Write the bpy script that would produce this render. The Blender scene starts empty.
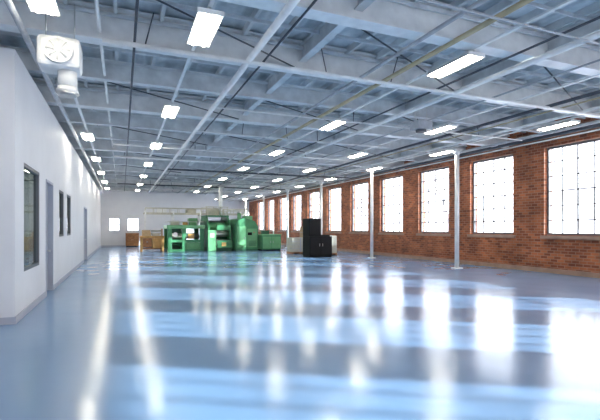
import bpy, bmesh, math, random
from mathutils import Vector, Matrix
random.seed(7)
scene = bpy.context.scene
try:
    scene.view_settings.view_transform = 'Standard'
    scene.view_settings.look = 'None'
    scene.view_settings.exposure = 0.82
except Exception as e:
    print(e)

# ------------------------------------------------------------ materials
def mat(name, col, rough=0.6, metal=0.0, noise=0.0, nscale=3.0, bump=0.0, emit=None, estr=0.0, spec=0.5):
    m = bpy.data.materials.new(name); m.use_nodes = True
    nt = m.node_tree; b = nt.nodes['Principled BSDF']
    b.inputs['Roughness'].default_value = rough
    b.inputs['Metallic'].default_value = metal
    b.inputs['Specular IOR Level'].default_value = spec
    b.inputs['Base Color'].default_value = (*col, 1)
    if noise > 0 or bump > 0:
        tc = nt.nodes.new('ShaderNodeTexCoord')
        n = nt.nodes.new('ShaderNodeTexNoise'); n.inputs['Scale'].default_value = nscale
        n.inputs['Detail'].default_value = 6
        nt.links.new(tc.outputs['Object'], n.inputs['Vector'])
        r = nt.nodes.new('ShaderNodeValToRGB')
        r.color_ramp.elements[0].position = 0.3; r.color_ramp.elements[1].position = 0.7
        r.color_ramp.elements[0].color = (*[c * (1 - noise) for c in col], 1)
        r.color_ramp.elements[1].color = (*[min(1, c * (1 + noise * 0.6)) for c in col], 1)
        nt.links.new(n.outputs['Fac'], r.inputs['Fac'])
        nt.links.new(r.outputs['Color'], b.inputs['Base Color'])
        if bump > 0:
            bp = nt.nodes.new('ShaderNodeBump'); bp.inputs['Strength'].default_value = bump
            bp.inputs['Distance'].default_value = 0.02
            nt.links.new(n.outputs['Fac'], bp.inputs['Height'])
            nt.links.new(bp.outputs['Normal'], b.inputs['Normal'])
    if emit:
        b.inputs['Emission Color'].default_value = (*emit, 1)
        b.inputs['Emission Strength'].default_value = estr
    return m

M_white = mat('wall_paint_white', (0.74, 0.74, 0.77), 0.55, noise=0.04, nscale=1.5)
M_trim = mat('baseboard_grey', (0.42, 0.44, 0.52), 0.5)
M_steel = mat('painted_steel', (0.70, 0.72, 0.73), 0.45, noise=0.25, nscale=2.5)
M_steel2 = mat('painted_steel_pale', (0.84, 0.84, 0.83), 0.4, noise=0.12, nscale=4)
M_pipe = mat('pipe_grey', (0.42, 0.44, 0.47), 0.35, noise=0.2, nscale=5)
M_pipe_d = mat('pipe_dark', (0.07, 0.075, 0.09), 0.45)
M_brass = mat('conduit_yellowed', (0.50, 0.42, 0.26), 0.45, noise=0.2)
M_frame = mat('window_steel_frame', (0.13, 0.12, 0.13), 0.5)
M_darkframe = mat('dark_frame', (0.10, 0.11, 0.13), 0.4)
M_doorpanel = mat('door_panel_grey', (0.28, 0.31, 0.36), 0.4)
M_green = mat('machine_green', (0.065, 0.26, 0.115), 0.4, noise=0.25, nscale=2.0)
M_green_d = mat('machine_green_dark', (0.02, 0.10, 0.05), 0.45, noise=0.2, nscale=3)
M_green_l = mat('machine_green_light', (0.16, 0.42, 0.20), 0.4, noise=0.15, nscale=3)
M_metal = mat('bare_metal', (0.62, 0.62, 0.60), 0.3, metal=0.8, noise=0.15)
M_black = mat('black_paint', (0.006, 0.006, 0.007), 0.6, spec=0.2)
M_black2 = mat('black_panel', (0.012, 0.011, 0.012), 0.6, spec=0.2)
M_cream = mat('cream_panel', (0.55, 0.52, 0.43), 0.6, noise=0.15, nscale=5)
M_card = mat('cardboard', (0.46, 0.32, 0.19), 0.8, noise=0.15, nscale=5)
M_wood = mat('wood_brown', (0.36, 0.15, 0.055), 0.5, noise=0.4, nscale=6)
M_tan = mat('tan_paint', (0.60, 0.33, 0.10), 0.5, noise=0.2, nscale=4)
M_red = mat('red_paint', (0.55, 0.06, 0.04), 0.4)
M_tube = mat('fluorescent_tube', (1, 1, 1), 0.4, emit=(1.0, 0.92, 0.76), estr=21)
M_fix = mat('fixture_enamel', (0.8, 0.8, 0.78), 0.35)
M_stone = mat('sill_stone', (0.38, 0.25, 0.19), 0.7, noise=0.2)
M_room = mat('office_interior', (0.50, 0.56, 0.55), 0.6, noise=0.3, nscale=1.2)
M_snow = mat('outside_ground', (0.8, 0.8, 0.82), 0.9, noise=0.1, nscale=0.3)
M_bark = mat('bare_tree_bark', (0.26, 0.24, 0.25), 0.9, noise=0.2)

def floor_mat():
    m = bpy.data.materials.new('blue_epoxy_floor'); m.use_nodes = True
    nt = m.node_tree; b = nt.nodes['Principled BSDF']
    tc = nt.nodes.new('ShaderNodeTexCoord')
    n = nt.nodes.new('ShaderNodeTexNoise'); n.inputs['Scale'].default_value = 0.35; n.inputs['Detail'].default_value = 5
    nt.links.new(tc.outputs['Object'], n.inputs['Vector'])
    r = nt.nodes.new('ShaderNodeValToRGB')
    r.color_ramp.elements[0].position = 0.3; r.color_ramp.elements[1].position = 0.7
    r.color_ramp.elements[0].color = (0.185, 0.315, 0.52, 1)
    r.color_ramp.elements[1].color = (0.225, 0.37, 0.575, 1)
    nt.links.new(n.outputs['Fac'], r.inputs['Fac'])
    nt.links.new(r.outputs['Color'], b.inputs['Base Color'])
    n2 = nt.nodes.new('ShaderNodeTexNoise'); n2.inputs['Scale'].default_value = 1.3; n2.inputs['Detail'].default_value = 3
    nt.links.new(tc.outputs['Object'], n2.inputs['Vector'])
    mr = nt.nodes.new('ShaderNodeMapRange')
    mr.inputs['To Min'].default_value = 0.13; mr.inputs['To Max'].default_value = 0.24
    nt.links.new(n2.outputs['Fac'], mr.inputs['Value'])
    nt.links.new(mr.outputs['Result'], b.inputs['Roughness'])
    bp = nt.nodes.new('ShaderNodeBump'); bp.inputs['Strength'].default_value = 0.10; bp.inputs['Distance'].default_value = 0.01
    nt.links.new(n2.outputs['Fac'], bp.inputs['Height'])
    nt.links.new(bp.outputs['Normal'], b.inputs['Normal'])
    b.inputs['IOR'].default_value = 1.65
    return m
M_floor = floor_mat()

def brick_mat():
    m = bpy.data.materials.new('red_brick'); m.use_nodes = True
    nt = m.node_tree; b = nt.nodes['Principled BSDF']
    tc = nt.nodes.new('ShaderNodeTexCoord')
    sp = nt.nodes.new('ShaderNodeSeparateXYZ'); cb = nt.nodes.new('ShaderNodeCombineXYZ')
    ad = nt.nodes.new('ShaderNodeMath'); ad.operation = 'ADD'
    nt.links.new(tc.outputs['Object'], sp.inputs[0])
    nt.links.new(sp.outputs['X'], ad.inputs[0]); nt.links.new(sp.outputs['Y'], ad.inputs[1])
    nt.links.new(ad.outputs[0], cb.inputs['X']); nt.links.new(sp.outputs['Z'], cb.inputs['Y'])
    br = nt.nodes.new('ShaderNodeTexBrick')
    br.inputs['Scale'].default_value = 1.0
    br.inputs['Brick Width'].default_value = 0.26
    br.inputs['Row Height'].default_value = 0.10
    br.inputs['Mortar Size'].default_value = 0.010
    br.inputs['Color1'].default_value = (0.49, 0.155, 0.058, 1)
    br.inputs['Color2'].default_value = (0.20, 0.056, 0.026, 1)
    br.inputs['Mortar'].default_value = (0.38, 0.22, 0.15, 1)
    nt.links.new(cb.outputs[0], br.inputs['Vector'])
    n = nt.nodes.new('ShaderNodeTexNoise'); n.inputs['Scale'].default_value = 1.2; n.inputs['Detail'].default_value = 6
    nt.links.new(tc.outputs['Object'], n.inputs['Vector'])
    r = nt.nodes.new('ShaderNodeValToRGB')
    r.color_ramp.elements[0].position = 0.35; r.color_ramp.elements[1].position = 0.65
    r.color_ramp.elements[0].color = (0.60, 0.56, 0.55, 1); r.color_ramp.elements[1].color = (1.15, 1.08, 1.02, 1)
    nt.links.new(n.outputs['Fac'], r.inputs['Fac'])
    mx = nt.nodes.new('ShaderNodeMix'); mx.data_type = 'RGBA'; mx.blend_type = 'MULTIPLY'
    mx.inputs['Factor'].default_value = 1
    nt.links.new(br.outputs['Color'], mx.inputs['A']); nt.links.new(r.outputs['Color'], mx.inputs['B'])
    nt.links.new(mx.outputs['Result'], b.inputs['Base Color'])
    bp = nt.nodes.new('ShaderNodeBump'); bp.inputs['Strength'].default_value = 0.5; bp.inputs['Distance'].default_value = 0.01
    bp.invert = True
    nt.links.new(br.outputs['Fac'], bp.inputs['Height']); nt.links.new(bp.outputs['Normal'], b.inputs['Normal'])
    b.inputs['Roughness'].default_value = 0.75
    return m
M_brick = brick_mat()

def deck_mat():
    m = bpy.data.materials.new('ceiling_deck_paint'); m.use_nodes = True
    nt = m.node_tree; b = nt.nodes['Principled BSDF']
    tc = nt.nodes.new('ShaderNodeTexCoord')
    w = nt.nodes.new('ShaderNodeTexWave'); w.wave_type = 'BANDS'; w.bands_direction = 'X'
    w.inputs['Scale'].default_value = 1.05; w.inputs['Distortion'].default_value = 0.0
    nt.links.new(tc.outputs['Object'], w.inputs['Vector'])
    n = nt.nodes.new('ShaderNodeTexNoise'); n.inputs['Scale'].default_value = 0.9; n.inputs['Detail'].default_value = 8
    n.inputs['Roughness'].default_value = 0.65
    nt.links.new(tc.outputs['Object'], n.inputs['Vector'])
    r = nt.nodes.new('ShaderNodeValToRGB')
    r.color_ramp.elements[0].position = 0.32; r.color_ramp.elements[1].position = 0.62
    r.color_ramp.elements[0].color = (0.36, 0.40, 0.43, 1); r.color_ramp.elements[1].color = (0.76, 0.80, 0.83, 1)
    nt.links.new(n.outputs['Fac'], r.inputs['Fac'])
    nt.links.new(r.outputs['Color'], b.inputs['Base Color'])
    bp = nt.nodes.new('ShaderNodeBump'); bp.inputs['Strength'].default_value = 0.9; bp.inputs['Distance'].default_value = 0.05
    nt.links.new(w.outputs['Fac'], bp.inputs['Height']); nt.links.new(bp.outputs['Normal'], b.inputs['Normal'])
    b.inputs['Roughness'].default_value = 0.6
    return m
M_deck = deck_mat()

def glass_mat(name, tint, gl=0.08):
    m = bpy.data.materials.new(name); m.use_nodes = True
    nt = m.node_tree
    for n in list(nt.nodes): nt.nodes.remove(n)
    o = nt.nodes.new('ShaderNodeOutputMaterial'); mx = nt.nodes.new('ShaderNodeMixShader')
    t = nt.nodes.new('ShaderNodeBsdfTransparent'); g = nt.nodes.new('ShaderNodeBsdfGlossy')
    t.inputs['Color'].default_value = (*tint, 1); g.inputs['Roughness'].default_value = 0.03
    mx.inputs['Fac'].default_value = gl
    nt.links.new(t.outputs[0], mx.inputs[1]); nt.links.new(g.outputs[0], mx.inputs[2]); nt.links.new(mx.outputs[0], o.inputs[0])
    return m
M_glass = glass_mat('window_glass', (0.97, 0.98, 1.0), 0.05)
M_glass_d = glass_mat('office_glass', (0.80, 0.88, 0.86), 0.35)

# ------------------------------------------------------------ mesh builder
class MB:
    def __init__(s, name):
        s.name = name; s.bm = bmesh.new(); s.mats = []
    def mi(s, m):
        if m not in s.mats: s.mats.append(m)
        return s.mats.index(m)
    def box(s, x0, x1, y0, y1, z0, z1, m, bevel=0.0):
        r = bmesh.ops.create_cube(s.bm, size=1.0)
        vs = r['verts']
        for v in vs:
            v.co = Vector((x0 + (v.co.x + .5) * (x1 - x0), y0 + (v.co.y + .5) * (y1 - y0), z0 + (v.co.z + .5) * (z1 - z0)))
        fs = set(f for v in vs for f in v.link_faces)
        i = s.mi(m)
        for f in fs: f.material_index = i
        if bevel > 0:
            es = list(set(e for v in vs for e in v.link_edges))
            rr = bmesh.ops.bevel(s.bm, geom=es, offset=bevel, segments=2, affect='EDGES', profile=0.5)
            for f in rr['faces']: f.material_index = i
    def cyl(s, p1, p2, r, m, seg=10, r2=None):
        p1 = Vector(p1); p2 = Vector(p2); d = p2 - p1
        if d.length < 1e-6: return
        rr = bmesh.ops.create_cone(s.bm, cap_ends=True, segments=seg, radius1=r, radius2=r if r2 is None else r2, depth=d.length)
        q = d.to_track_quat('Z', 'Y').to_matrix().to_4x4()
        mt = Matrix.Translation((p1 + p2) / 2) @ q
        bmesh.ops.transform(s.bm, matrix=mt, verts=rr['verts'])
        i = s.mi(m)
        for f in set(f for v in rr['verts'] for f in v.link_faces):
            f.material_index = i
            if len(f.verts) == 4: f.smooth = True
    def prism(s, pts, axis, a0, a1, m):
        def mk(p, a):
            return {'x': (a, p[0], p[1]), 'y': (p[0], a, p[1]), 'z': (p[0], p[1], a)}[axis]
        A = [s.bm.verts.new(mk(p, a0)) for p in pts]; B = [s.bm.verts.new(mk(p, a1)) for p in pts]
        i = s.mi(m); n = len(pts)
        fs = [s.bm.faces.new(A), s.bm.faces.new(B[::-1])]
        for k in range(n): fs.append(s.bm.faces.new((A[k], B[k], B[(k + 1) % n], A[(k + 1) % n])))
        for f in fs: f.material_index = i
    def done(s, loc=(0, 0, 0)):
        bmesh.ops.recalc_face_normals(s.bm, faces=s.bm.faces[:])
        me = bpy.data.meshes.new(s.name); s.bm.to_mesh(me); s.bm.free()
        for m in s.mats: me.materials.append(m)
        o = bpy.data.objects.new(s.name, me); o.location = loc
        scene.collection.objects.link(o)
        return o

# ------------------------------------------------------------ dimensions
XL, XR = -1.65, 14.1
XF = -8.0
YN, YB, YB2 = -6.0, 40.0, 50.0
XRET = 8.0
ZC = 5.4
ZB = 4.8
YO = 8.44
ZW = 4.5

f = MB('floor')
f.box(XF - .2, XR + .4, YN - .2, YB + .2, -0.2, 0, M_floor)
f.box(XRET - .2, XR + .4, YB + .2, YB2 + .2, -0.2, 0, M_floor)
f.done()
c = MB('ceiling')
c.box(XF - .2, XR + .4, YN - .2, YB + .2, ZC, ZC + .15, M_deck)
c.box(XRET - .2, XR + .4, YB + .2, YB2 + .2, ZC, ZC + .15, M_deck)
c.done()

# ------------------------------------------------------------ walls with openings
def wall(name, axis, a0, a1, t0, t1, z1, ops, m, base=None):
    w = MB(name)
    def bx(s0, s1, z0, z1_, mm=m):
        if s1 - s0 < 1e-4 or z1_ - z0 < 1e-4: return
        if axis == 'y': w.box(t0, t1, s0, s1, z0, z1_, mm)
        else: w.box(s0, s1, t0, t1, z0, z1_, mm)
    cur = a0
    for (s0, s1, zb, zt) in sorted(ops):
        bx(cur, s0, 0, z1); bx(s0, s1, 0, zb); bx(s0, s1, zt, z1); cur = s1
    bx(cur, a1, 0, z1)
    return w

P = 3.57; W = 2.23; ZS, ZT = 1.35, 4.5
wins = []
y = 8.75 - P * 4
while y + W < YB2 - 0.3:
    if y > YN + .3: wins.append((y, y + W, ZS, ZT))
    y += P
w = wall('wall_right', 'y', YN, YB2, XR, XR + .4, ZC, wins, M_brick)
for (a, b_, zb, zt) in wins:
    w.box(XR - .06, XR + .02, a - .12, b_ + .12, ZS - .13, ZS - .02, M_stone)
w.box(XR - .05, XR, YN, YB2, 4.72, 4.86, M_brick)
w.box(XR - .04, XR, YN, YB2, 0.0, 0.16, M_stone)
w.done()

wi = 0
def steel_window(axis, t, a, b_, zb, zt, cols, rows, mframe=M_frame, glass=M_glass, fr=.07, mun=.038):
    global wi
    wi += 1
    o = MB('window_%d' % wi)
    def bx(s0, s1, z0, z1, d, m):
        if axis == 'y': o.box(t - d, t + d, s0, s1, z0, z1, m)
        else: o.box(s0, s1, t - d, t + d, z0, z1, m)
    bx(a, a + fr, zb, zt, .05, mframe); bx(b_ - fr, b_, zb, zt, .05, mframe)
    bx(a + fr, b_ - fr, zb, zb + fr, .05, mframe); bx(a + fr, b_ - fr, zt - fr, zt, .05, mframe)
    for i in range(1, cols):
        s = a + (b_ - a) * i / cols
        k = mun * (1.4 if (cols % 2 == 0 and i == cols // 2) else 0.9) / 2
        bx(s - k, s + k, zb + fr, zt - fr, .022, mframe)
    for j in range(1, rows):
        z = zb + (zt - zb) * j / rows
        bx(a + fr, b_ - fr, z - mun * .45, z + mun * .45, .02, mframe)
    if cols >= 4:
        c0 = a + (b_ - a) / cols; c1 = b_ - (b_ - a) / cols
        z0 = zb + (zt - zb) * 1 / rows; z1 = zb + (zt - zb) * 3 / rows
        for (s0, s1, q0, q1) in ((c0, c1, z0 - .022, z0 + .022), (c0, c1, z1 - .022, z1 + .022), (c0 - .022, c0 + .022, z0, z1), (c1 - .022, c1 + .022, z0, z1)):
            bx(s0, s1, q0, q1, .03, mframe)
    bx(a + fr * .5, b_ - fr * .5, zb + fr * .5, zt - fr * .5, .004, glass)
    return o.done()
for (a, b_, zb, zt) in wins:
    steel_window('y', XR + .2, a, b_, zb, zt, 4, 6)

off_w = [(9.16, 10.8, .8, 2.8), (13.9, 15.0, 1.35, 2.7), (15.8, 17.0, 1.35, 2.7)]
off_d = [(11.6, 12.7, 0, 2.75), (22.5, 24.4, 0, 2.6)]
w = wall('wall_left', 'y', YO, YB, XL - .2, XL, ZW, off_w + off_d, M_white)
w.box(XF, XL - .2, YO, YO + .2, 0, ZW, M_white)
w.done()
w = MB('wall_office')
w.box(XL - 3.2, XL - 3.0, YO + .2, YB, 0, ZW, M_room)
w.done()
w = MB('office_roof'); w.box(XF, XL, YO, YB, ZW, ZW + .08, M_white); w.done()
for (a, b_, zb, zt) in off_w:
    steel_window('y', XL - .06, a, b_, zb, zt, 1, 1, M_darkframe, M_glass_d, fr=.06)
for i, (a, b_, zb, zt) in enumerate(off_d):
    d = MB('door_%d' % (i + 1))
    d.box(XL - .17, XL + .015, a, a + .06, 0, zt, M_trim); d.box(XL - .17, XL + .015, b_ - .06, b_, 0, zt, M_trim)
    d.box(XL - .17, XL + .015, a + .06, b_ - .06, zt - .06, zt, M_trim)
    d.box(XL - .15, XL - .10, a + .06, b_ - .06, 0.01, zt - .06, M_doorpanel)
    d.cyl((XL - .10, b_ - .16, 1.02), (XL - .03, b_ - .16, 1.02), .025, M_metal)
    d.box(XL - .05, XL - .03, b_ - .28, b_ - .13, 1.0, 1.04, M_metal)
    d.done()
b = MB('baseboard_left')
segs = [(YO, 11.6), (12.7, 22.5), (24.4, YB)]
for s0, s1 in segs: b.box(XL, XL + .02, s0, s1, 0, .12, M_trim)
b.box(XF, XL + .02, YO - .02, YO, 0, .12, M_trim)
b.done()

back_w = [(-1.02, -.17, 1.34, 2.46), (.42, 1.38, 1.34, 2.46)]
w = wall('wall_back', 'x', XL - .2, XRET, YB, YB + .2, ZC, back_w, M_white)
w.box(XRET - .2, XRET, YB + .2, YB2, 0, ZC, M_white)
w.box(XRET - .2, XR, YB2, YB2 + .2, 0, ZC, M_white)
w.done()
for (a, b_, zb, zt) in back_w: steel_window('x', YB + .08, a, b_, zb, zt, 2, 2, M_trim, M_glass, fr=.05)
w = MB('baseboard_back'); w.box(XL, XRET, YB - .02, YB, 0, .12, M_trim); w.done()
near_w = [(x, x + 2.2, 1.2, 4.4) for x in (-6.5, -3, .5, 4, 7.5, 11)]
wall('wall_front', 'x', XF, XR, YN - .2, YN, ZC, near_w, M_brick).done()
for (a, b_, zb, zt) in near_w: steel_window('x', YN - .1, a, b_, zb, zt, 4, 6)
wall('wall_far_left', 'y', YN, YO, XF - .2, XF, ZC, [], M_white).done()

# ------------------------------------------------------------ ceiling structure
rows = [-1.05, 1.17, 5.8, 9.15, 12.05]
def ibeam_x(o, y, x0, x1, zb, h, fl, m):
    o.box(x0, x1, y - fl / 2, y + fl / 2, zb, zb + .03, m)
    o.box(x0, x1, y - fl / 2, y + fl / 2, zb + h - .03, zb + h, m)
    o.box(x0, x1, y - .015, y + .015, zb + .03, zb + h - .03, m)
def ibeam_y(o, x, y0, y1, zb, h, fl, m):
    o.box(x - fl / 2, x + fl / 2, y0, y1, zb, zb + .025, m)
    o.box(x - fl / 2, x + fl / 2, y0, y1, zb + h - .025, zb + h, m)
    o.box(x - .012, x + .012, y0, y1, zb + .025, zb + h - .025, m)
g = MB('ceiling_beams')
ys = [5.85 + 2.25 * i for i in range(-5, 20)]
for i, yy in enumerate(ys):
    x1 = XR; x0 = XF if yy < YB else XRET
    if yy > YB2 - .3: continue
    if i % 3 == 2 or i == 6: ibeam_x(g, yy, x0, x1, ZB - .02, .58, .28, M_steel2)
    else: ibeam_x(g, yy, x0, x1, ZB + .04, .42, .17, M_steel)
for xx in (-4.5, 3.4, 7.6, 12.3):
    ibeam_y(g, xx, YN, YB if xx < XRET else YB2, ZB + .18, .34, .15, M_steel)
for j in range(int((XR - XF) / .75)):
    xx = XF + .4 + j * .75
    g.box(xx - .03, xx + .03, YN, YB if xx < XRET else YB2, ZC - .14, ZC, M_steel)
for j in range(int((YB - YN) / .75)):
    yy = YN + .5 + j * .75
    g.box(XF, XR, yy - .018, yy + .018, ZC - .2, ZC - .14, M_steel)
for xx in rows:   # rails carrying the light fixtures
    y1 = YB if xx < XRET else YB2
    g.box(xx - .03, xx + .03, 8.6 if xx < 0 else YN, y1, 4.765, 4.80, M_steel2)
g.done()

p = MB('ceiling_pipes')
for (xx, zz, r, m) in [(-1.4, 4.62, .05, M_pipe), (-.35, 4.95, .03, M_steel2), (.2, 4.78, .022, M_pipe_d), (2.2, 4.74, .06, M_steel2), (2.5, 4.78, .02, M_pipe_d),
                       (4.6, 4.74, .035, M_pipe), (5.2, 4.76, .045, M_brass), (6.6, 4.75, .022, M_pipe_d), (7.1, 4.72, .06, M_steel2), (8.3, 4.76, .022, M_pipe),
                       (10.2, 4.75, .045, M_pipe_d), (10.7, 4.76, .022, M_brass), (11.5, 4.74, .04, M_steel2), (12.9, 4.72, .05, M_pipe), (13.5, 4.75, .06, M_pipe_d), (13.8, 4.68, .025, M_steel2)]:
    p.cyl((xx, YN + .02, zz), (xx, (YB if xx < XRET else YB2) - .02, zz), r, m, 8)
for i in range(13):
    yy = 1.6 + i * 3.1
    r = random.choice((.02, .03, .045)); zz = 4.66 if i % 2 else 4.70
    xa = random.choice((-.3, .2, 2.2)); xb = random.choice((9.5, 12.9, 13.9))
    p.cyl((xa, yy, zz), (xb, yy, zz), r, random.choice((M_pipe, M_pipe_d, M_steel2)), 8)
    for q in range(3):
        xx = random.uniform(xa, xb)
        p.cyl((xx, yy, zz), (xx + random.uniform(-.2, .2), yy, ZC - .1), .012, M_pipe_d, 6)
for i in range(7):
    y0 = 6 + i * 4.5
    p.cyl((3.4, y0, 4.86), (7.6, y0 + 2.2, 4.86), .016, M_pipe_d, 6)
    p.cyl((7.6, y0, 4.86), (12.2, y0 + 2.2, 4.86), .016, M_pipe_d, 6)
    p.cyl((-.3, y0, 4.86), (3.4, y0 + 2.2, 4.86), .016, M_pipe_d, 6)
p.done()

def light_mesh():
    o = MB('ceiling_light')
    o.prism([(-.19, 0), (-.13, .07), (.13, .07), (.19, 0), (.175, 0), (.12, .055), (-.12, .055), (-.175, 0)], 'y', -.56, .56, M_fix)
    o.box(-.19, .19, -.575, -.56, -.0, .07, M_fix); o.box(-.19, .19, .56, .575, -.0, .07, M_fix)
    for xx in (-.085, .085):
        o.cyl((xx, -.54, .012), (xx, .54, .012), .034, M_tube, 10)
    o.box(-.012, .012, -.54, .54, 0, .055, M_fix)
    for yy in (-.5, .5): o.cyl((0, yy, .07), (0, yy, .125), .01, M_metal, 6)
    return o
first = None
def place_light(loc):
    global first
    if first is None: first = light_mesh().done(); o = first
    else:
        o = bpy.data.objects.new('ceiling_light', first.data); scene.collection.objects.link(o)
    o.location = loc
for xx in rows:
    yy = {-1.05: 5.9, 1.17: 6.7, 5.8: 6.4, 9.15: 5.65, 12.05: 3.9}[xx]
    yy -= 5.05 * 2
    while yy < (YB if xx < XRET else YB2) - 1:
        skip = (xx < -1 and yy < 15) or (xx == 9.15 and 5 < yy < 7) or yy < YN + .7
        if not skip: place_light((xx, yy, 4.64))
        yy += 5.05
place_light((-1.0, 6.45, 4.64))
for yy in (9.9, 12.5, 14.5, 17, 20, 24): place_light((-3.2, yy, 4.37))   # unseen fixtures, added to brighten the office room behind its glass

for i in range(-1, 6):
    yy = 13.4 + 6.3 * i
    o = MB('steel_column')
    o.cyl((12.3, yy, .03), (12.3, yy, ZB - .12), .085, M_steel2, 16)
    o.box(12.3 - .16, 12.3 + .16, yy - .16, yy + .16, 0, .03, M_steel2)
    o.box(12.3 - .15, 12.3 + .15, yy - .15, yy + .15, ZB - .12, ZB - .07, M_steel2)
    o.cyl((12.3, yy, ZB - .3), (12.3, yy, ZB - .12), .09, M_steel2, 16, .14)
    o.done()

# hanging unit heater: rounded housing, round fan guard, motor drum below
h = MB('unit_heater')
h.box(-1.2, -.6, 7.5, 8.0, 4.08, 4.56, M_steel2, .07)
h.cyl((-.9, 7.44, 4.32), (-.9, 7.52, 4.32), .20, M_fix, 28)
h.cyl((-.9, 7.435, 4.32), (-.9, 7.445, 4.32), .165, M_pipe, 28)
for k in range(8):
    a = k * math.pi / 4
    h.cyl((-.9, 7.43, 4.32), (-.9 + .17 * math.cos(a), 7.43, 4.32 + .17 * math.sin(a)), .008, M_fix, 6)
h.cyl((-.9, 7.42, 4.32), (-.9, 7.45, 4.32), .05, M_fix, 16)
h.cyl((-.8, 7.75, 3.84), (-.8, 7.75, 4.10), .14, M_fix, 20)
h.cyl((-.8, 7.75, 3.74), (-.8, 7.75, 3.84), .17, M_steel2, 20, .14)
h.cyl((-.8, 7.75, 3.70), (-.8, 7.75, 3.74), .12, M_metal, 20, .17)
for sx in (-1.1, -.7): h.cyl((sx, 7.75, 4.55), (sx, 7.75, 5.18), .012, M_metal, 6)
h.done()
h = MB('ceiling_fan_unit')
h.box(7.7, 8.2, 9.9, 10.3, 4.42, 4.66, M_pipe, .02)
h.cyl((7.95, 10.1, 4.36), (7.95, 10.1, 4.42), .15, M_pipe_d, 16)
for sx in (7.75, 8.15): h.cyl((sx, 10.1, 4.66), (sx, 10.1, 5.3), .012, M_metal, 6)
h.done()

# ------------------------------------------------------------ machines
def workbench():
    o = MB('tan_feeder_machine')
    x0, x1, y0, y1 = 1.15, 2.7, 30.8, 32.4
    for xx in (x0 + .03, x1 - .15):
        for yy in (y0 + .03, y1 - .15): o.box(xx, xx + .12, yy, yy + .12, 0, 1.05, M_tan)
    o.box(x0, x1, y0, y1, .92, 1.05, M_tan, .01)
    o.box(x0 + .15, x1 - .15, y0 + .06, y1 - .1, .15, .22, M_wood)
    o.box(x0 + .17, x0 + .72, y0 + .02, y1 - .15, .30, .9, M_wood); o.box(x0 + .77, x1 - .17, y0 + .02, y1 - .15, .24, .9, M_tan)
    o.box(x0 + .38, x0 + .48, y0, y0 + .02, .64, .67, M_metal)
    o.prism([(y0 + .3, 1.05), (y1 - .1, 1.05), (y1 - .1, 1.45), (y0 + .7, 1.3)], 'x', x0 + .15, x0 + .7, M_card)
    o.box(x0 + .8, x0 + 1.25, y0 + .3, y0 + .8, 1.05, 1.22, M_cream)
    for zz in (1.2, 1.4): o.cyl((x0 + .75, y1 - .3, zz), (x1 - .05, y1 - .3, zz), .06, M_metal, 12)
    o.box(x1 - .1, x1 - .03, y1 - .5, y1 - .1, 1.05, 1.55, M_tan)
    o.done()
workbench()

def gantry_press():
    o = MB('green_gantry_press')
    x0, x1, y0, y1 = 2.85, 5.3, 30.2, 33.0
    o.box(x0, x1, y0, y1, 0, .14, M_green)
    for xx in (x0, x0 + .95, x1 - .28):
        for yy in (y0, y1 - .28): o.box(xx, xx + .28, yy, yy + .28, .14, 1.6, M_green, .015)
    o.box(x0 - .05, x1 + .05, y0 - .03, y1, 1.55, 1.80, M_green_l, .02)
    o.box(x0, x1, y0 + .02, y0 + .25, .62, .80, M_green)
    for i in range(5):
        o.cyl((x0 + .28, y0 + .5 + i * .4, 1.0 + .1 * (i % 2)), (x1 - .28, y0 + .5 + i * .4, 1.0 + .1 * (i % 2)), .13, M_metal, 14)
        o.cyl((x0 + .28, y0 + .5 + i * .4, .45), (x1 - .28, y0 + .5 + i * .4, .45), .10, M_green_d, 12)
    o.box(x0 + .28, x0 + .95, y0 + 1.0, y0 + 1.1, .14, 1.55, M_green_d)
    o.box(x0 + 1.25, x1 - .3, y0 + .1, y0 + .8, .14, .6, M_green_l, .02)
    o.box(x0 + 1.35, x0 + 1.75, y0 - .02, y0 + .02, .85, 1.2, M_tan)
    for i in range(4): o.cyl((x0 + .2 + i * .6, y0 + .3, 1.80), (x0 + .2 + i * .6, y0 + .3, 2.05), .03, M_metal, 8)
    o.cyl((x0, y0 + .3, 2.03), (x1, y0 + .3, 2.03), .025, M_metal, 8)
    o.cyl((x0, y0 + 2, 2.03), (x1, y0 + 2, 2.03), .025, M_metal, 8)
    o.box(x1 - .9, x1 - .3, y0 + 1, y0 + 1.8, 1.80, 2.3, M_green_l, .02)
    o.box(x0 + .3, x0 + .9, y0 + .8, y0 + 1.6, 1.80, 2.1, M_cream, .02)
    o.box(x0 + 1.1, x0 + 1.4, y0 + .6, y0 + 1.0, 1.80, 2.0, M_tan, .02)
    o.cyl((x0 + .5, y0 - .02, 1.15), (x0 + .5, y0 - .06, 1.15), .16, M_metal, 18)
    o.done()
gantry_press()

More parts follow.
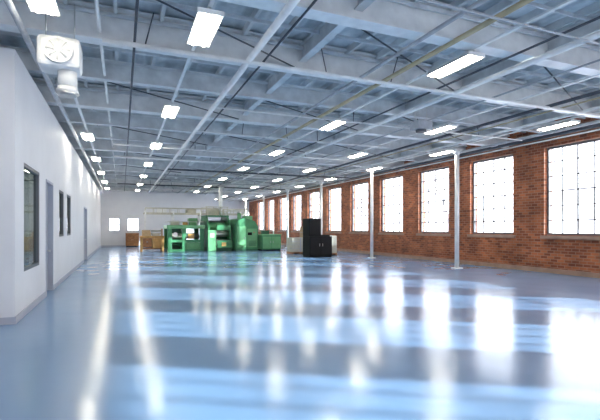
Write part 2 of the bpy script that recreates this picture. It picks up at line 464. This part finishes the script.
def roller_machine():
    o = MB('printing_machine')
    x0, x1, y0, y1 = 5.45, 7.1, 29.6, 33.4
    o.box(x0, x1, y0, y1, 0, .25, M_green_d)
    for xx in (x0 + .02, x1 - .14):
        o.prism([(y0 + .1, .25), (y1 - .1, .25), (y1 - .1, 1.6), (y1 - .9, 2.4), (y0 + .9, 2.4), (y0 + .1, 1.6)], 'x', xx, xx + .12, M_green)
    for (yy, zz, r, m) in [(.4, .6, .2, M_metal), (.5, 1.2, .22, M_metal), (1.1, 1.7, .3, M_green_l), (1.1, .9, .28, M_green_d), (1.9, 1.9, .25, M_metal), (1.9, 1.1, .3, M_metal), (2.7, 1.5, .3, M_cream), (2.7, .7, .25, M_metal)]:
        o.cyl((x0 + .14, y0 + yy, zz), (x1 - .14, y0 + yy, zz), r, m, 18)
    o.box(x0 - .05, x0 + .5, y0 - .3, y0, 0, 1.45, M_green_l, .02)
    o.box(x0 + .08, x0 + .36, y0 - .32, y0 - .3, .95, 1.25, M_cream)
    o.box(x0 + .6, x1, y0 - .2, y0, .25, .75, M_green)
    o.box(x0 + .9, x0 + 1.2, y0 - .24, y0 - .2, .35, .6, M_tan)
    o.box(x0 + .6, x1 - .1, y0 - .1, y0 + .15, 1.45, 1.8, M_green)
    o.box(x0, x1, y0 + .9, y1 - .9, 2.4, 2.5, M_green)
    for i in range(4):
        xx = x0 + .05 + i * .5
        o.cyl((xx, y0 + .95, 2.5), (xx, y0 + .95, 3.1), .025, M_cream, 8)
        o.cyl((xx, y1 - .95, 2.5), (xx, y1 - .95, 3.1), .025, M_cream, 8)
    for zz in (2.8, 3.1):
        o.cyl((x0, y0 + .95, zz), (x1, y0 + .95, zz), .022, M_cream, 8)
        o.cyl((x0, y1 - .95, zz), (x1, y1 - .95, zz), .022, M_cream, 8)
    o.box(x0 + .2, x0 + .8, y0 + 1.2, y0 + 2, 2.5, 2.95, M_cream, .03)
    o.cyl((x0 + 1.2, y0 + 1.6, 2.5), (x0 + 1.2, y0 + 1.6, 4.6), .13, M_steel2, 14)
    o.cyl((x0 + 1.2, y0 + 1.6, 3.0), (x0 + 1.2, y0 + 1.6, 3.1), .17, M_metal, 14)
    o.done()
roller_machine()

def housing():
    o = MB('green_machine_housing')
    x0, x1, y0, y1 = 7.25, 8.85, 29.1, 32.6
    o.box(x0, x1, y0, y1, 0, .12, M_green_d)
    o.prism([(x0, .12), (x1, .12), (x1, 1.7), (x1 - .25, 2.1), (x0 + .6, 2.3), (x0 + .1, 2.15), (x0, 1.9)], 'y', y0, y1, M_green)
    o.box(x0 + .1, x0 + .75, y0 - .03, y0, .25, 1.7, M_green_l, .01)
    o.box(x0 + .82, x1 - .08, y0 - .03, y0, .25, 1.55, M_green_l, .01)
    o.box(x0 + .62, x0 + .66, y0 - .06, y0 - .03, .8, 1.0, M_metal)
    for i in range(5): o.box(x0 + .9, x1 - .16, y0 - .045, y0 - .03, .35 + i * .08, .38 + i * .08, M_green_d)
    o.cyl((x0 + .4, y0 + .6, 2.1), (x0 + .4, y0 + .6, 2.65), .14, M_green_l, 16)
    o.cyl((x0 + .4, y0 + .6, 2.65), (x0 + .4, y0 + .6, 2.78), .2, M_metal, 16, .1)
    o.box(x0 + .8, x1 - .25, y0 + .5, y0 + 1.3, 2.0, 2.45, M_green_l, .03)
    o.box(x0 + .85, x0 + 1.15, y0 - .06, y0 - .03, 1.1, 1.3, M_black)
    o.cyl((x1 - .3, y0 - .05, 1.3), (x1 - .3, y0 - .03, 1.3), .04, M_red, 10)
    for xx in (x0 + .1, x1 - .1): o.cyl((xx, y1 - .4, 1.6), (xx, y1 - .4, 2.9), .03, M_cream, 8)
    o.cyl((x0 + .1, y1 - .4, 2.9), (x1 - .1, y1 - .4, 2.9), .03, M_cream, 8)
    o.done()
housing()

def low_cabinet():
    o = MB('green_low_cabinet')
    x0, x1, y0, y1 = 9.0, 10.4, 28.6, 30.6
    o.box(x0 + .03, x1 - .03, y0 + .05, y1, 0, .1, M_black)
    o.box(x0, x1, y0, y1, .1, 1.10, M_green, .03)
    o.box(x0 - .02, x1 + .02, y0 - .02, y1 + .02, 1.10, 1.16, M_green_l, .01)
    for i in range(2): o.box(x0 + .06 + i * .66, x0 + .68 + i * .66, y0 - .02, y0, .18, 1.0, M_green_l, .006)
    for xx in (x0 + .62, x0 + .80): o.box(xx - .01, xx + .01, y0 - .05, y0 - .02, .55, .7, M_metal)
    o.box(x0 + .2, x0 + .7, y0 + .5, y0 + 1.0, 1.16, 1.42, M_green_d, .02)
    o.cyl((x0 + 1.1, y0 + .8, 1.16), (x0 + 1.1, y0 + .8, 1.6), .05, M_metal, 10)
    o.done()
low_cabinet()

def overhead_frame():
    o = MB('overhead_conveyor')
    y0, y1 = 33.6, 34.6
    for xx in (1.6, 3.6, 5.6, 7.6, 9.4):
        for yy in (y0, y1): o.box(xx - .05, xx + .05, yy - .05, yy + .05, 0, 2.9, M_steel2)
        o.box(xx - .05, xx + .05, y0, y1, 2.55, 2.63, M_steel2)
    for yy in (y0, y1):
        o.box(1.5, 9.5, yy - .03, yy + .03, 2.63, 2.75, M_cream)
        o.cyl((1.6, yy, 3.1), (9.4, yy, 3.1), .022, M_cream, 8)
        for i in range(14): o.cyl((1.6 + i * .6, yy, 2.75), (1.6 + i * .6, yy, 3.1), .018, M_cream, 6)
    for i in range(26): o.cyl((1.7 + i * .3, y0, 2.69), (1.7 + i * .3, y1, 2.69), .04, M_metal, 8)
    for i in range(3): o.box(2.4 + i * 2.2, 3.1 + i * 2.2, y0 + .1, y1 - .1, 2.75, 3.05, random.choice((M_cream, M_steel2)), .02)
    o.done()
overhead_frame()

def black_cabinet():
    o = MB('black_control_cabinet')
    x0, x1, y0, y1 = 9.4, 10.75, 21.3, 22.3
    o.box(x0 + .02, x1 - .02, y0 + .03, y1, 0, .08, M_black)
    o.box(x0, x1, y0, y1, .08, 1.15, M_black, .02)
    o.box(x0, x0 + .72, y0 + .1, y1, 1.15, 2.12, M_black, .02)
    o.box(x0 + .06, x0 + .66, y0 + .08, y0 + .1, 1.25, 2.02, M_black2)
    for i in range(2): o.box(x0 + .05 + i * .66, x0 + .63 + i * .66, y0 - .015, y0, .15, 1.08, M_black2)
    o.box(x0 + .8, x1 - .05, y0 + .2, y1 - .2, 1.15, 1.22, M_black2)
    o.box(x0 + .57, x0 + .59, y0 - .04, y0 - .015, .6, .75, M_metal); o.box(x0 + .75, x0 + .77, y0 - .04, y0 - .015, .6, .75, M_metal)
    o.done()
black_cabinet()

def crate(name, x0, x1, y0, y1, h, m):
    o = MB(name)
    for i in range(3):
        xx = x0 + (x1 - x0 - .1) * i / 2
        o.box(xx, xx + .1, y0, y1, 0, .1, M_wood)
    o.box(x0, x1, y0, y1, .1, .13, M_wood)
    o.box(x0 + .03, x1 - .03, y0 + .03, y1 - .03, .13, h, m, .01)
    n = 4
    for i in range(1, n):
        z = .13 + (h - .13) * i / n
        o.box(x0 + .02, x1 - .02, y0 + .02, y1 - .02, z - .008, z + .008, M_trim)
    o.box((x0 + x1) / 2 - .03, (x0 + x1) / 2 + .03, y0 + .02, y1 - .02, .13, h + .006, M_trim)
    o.done()
crate('pallet_of_boxes', 10.95, 11.75, 22.6, 23.6, 1.15, M_cream)
crate('pallet_of_boxes', 9.6, 10.7, 24.4, 25.4, 1.0, M_cream)
crate('pallet_of_boxes', 10.95, 11.9, 25.6, 26.6, 1.7, M_card)

def cabinet():
    o = MB('wooden_cabinet')
    x0, x1, y0, y1 = .3, 1.35, 39.2, 39.9
    o.box(x0 + .03, x1 - .03, y0 + .04, y1, 0, .08, M_black)
    o.box(x0, x1, y0, y1, .08, 1.12, M_wood, .01)
    o.box(x0 - .02, x1 + .02, y0 - .02, y1, 1.12, 1.16, M_wood)
    for i in range(2): o.box(x0 + .04 + i * .5, x0 + .5 + i * .5, y0 - .015, y0, .14, 1.06, M_wood)
    for xx in (x0 + .46, x0 + .58): o.cyl((xx, y0 - .04, .6), (xx, y0 - .015, .6), .015, M_metal, 8)
    o.done()
cabinet()

g = MB('outside_ground')
g.box(XR + .4, 80, -40, 110, -.5, -.3, M_snow); g.box(-40, XR + .4, YB2 + .3, 110, -.5, -.3, M_snow)
g.done()

def tree(x, y, hh, seed):
    rnd = random.Random(seed)
    o = MB('bare_tree')
    def br(p, d, L, r, lev):
        q = p + d * L
        o.cyl(p, q, r, M_bark, 6 if lev < 2 else 4, r * .65)
        if lev >= 4: return
        for k in range(3 if lev < 3 else 2):
            a = Vector((rnd.uniform(-1, 1), rnd.uniform(-1, 1), rnd.uniform(-.1, .9)))
            nd = (d * 1.1 + a * .85).normalized()
            br(p + d * L * rnd.uniform(.6, 1.0), nd, L * rnd.uniform(.6, .8), r * .6, lev + 1)
    br(Vector((0, 0, 0)), Vector((rnd.uniform(-.08, .08), rnd.uniform(-.08, .08), 1)).normalized(), hh * .33, .11, 0)
    o.done((x, y, -.3))
for i, (x, y) in enumerate([(21, 10.5), (25, 14.5), (22, 18), (27, 22), (23, 26), (26, 32), (24, 38), (22, 5.5)]):
    tree(x, y, 8 + (i % 3), i + 3)

# ------------------------------------------------------------ light
wd = bpy.data.worlds.new('overcast_sky'); scene.world = wd; wd.use_nodes = True
nt = wd.node_tree; bg = nt.nodes['Background']
bg.inputs['Color'].default_value = (0.94, 0.95, 1.0, 1); bg.inputs['Strength'].default_value = 3.7

def portal(name, loc, rot, sx, sy):
    l = bpy.data.lights.new(name, 'AREA'); l.shape = 'RECTANGLE'; l.size = sx; l.size_y = sy
    l.cycles.is_portal = True
    o = bpy.data.objects.new(name, l); o.location = loc; o.rotation_euler = rot; scene.collection.objects.link(o)
for (a, b_, zb, zt) in wins:
    portal('window_portal', (XR + .42, (a + b_) / 2, (zb + zt) / 2), (0, math.radians(90), 0), zt - zb, b_ - a)
for (a, b_, zb, zt) in near_w:
    portal('window_portal', ((a + b_) / 2, YN - .22, (zb + zt) / 2), (math.radians(90), 0, 0), b_ - a, zt - zb)

sl = bpy.data.lights.new('sun', 'SUN'); sl.energy = 11; sl.angle = math.radians(0.8); sl.color = (0.84, 0.98, 1.0)
so = bpy.data.objects.new('sun', sl); so.location = (30, 10, 20)
so.rotation_euler = Vector((-1, .62, -.31)).to_track_quat('-Z', 'Y').to_euler()
scene.collection.objects.link(so)

cam = bpy.data.cameras.new('camera'); cam.sensor_width = 36; cam.lens = 25.8
cam.shift_y = 0.03; cam.clip_end = 300
co = bpy.data.objects.new('camera', cam); co.location = (0, 0, 1.6)
co.rotation_euler = (math.radians(90), 0, math.radians(-22.5))
scene.collection.objects.link(co); scene.camera = co
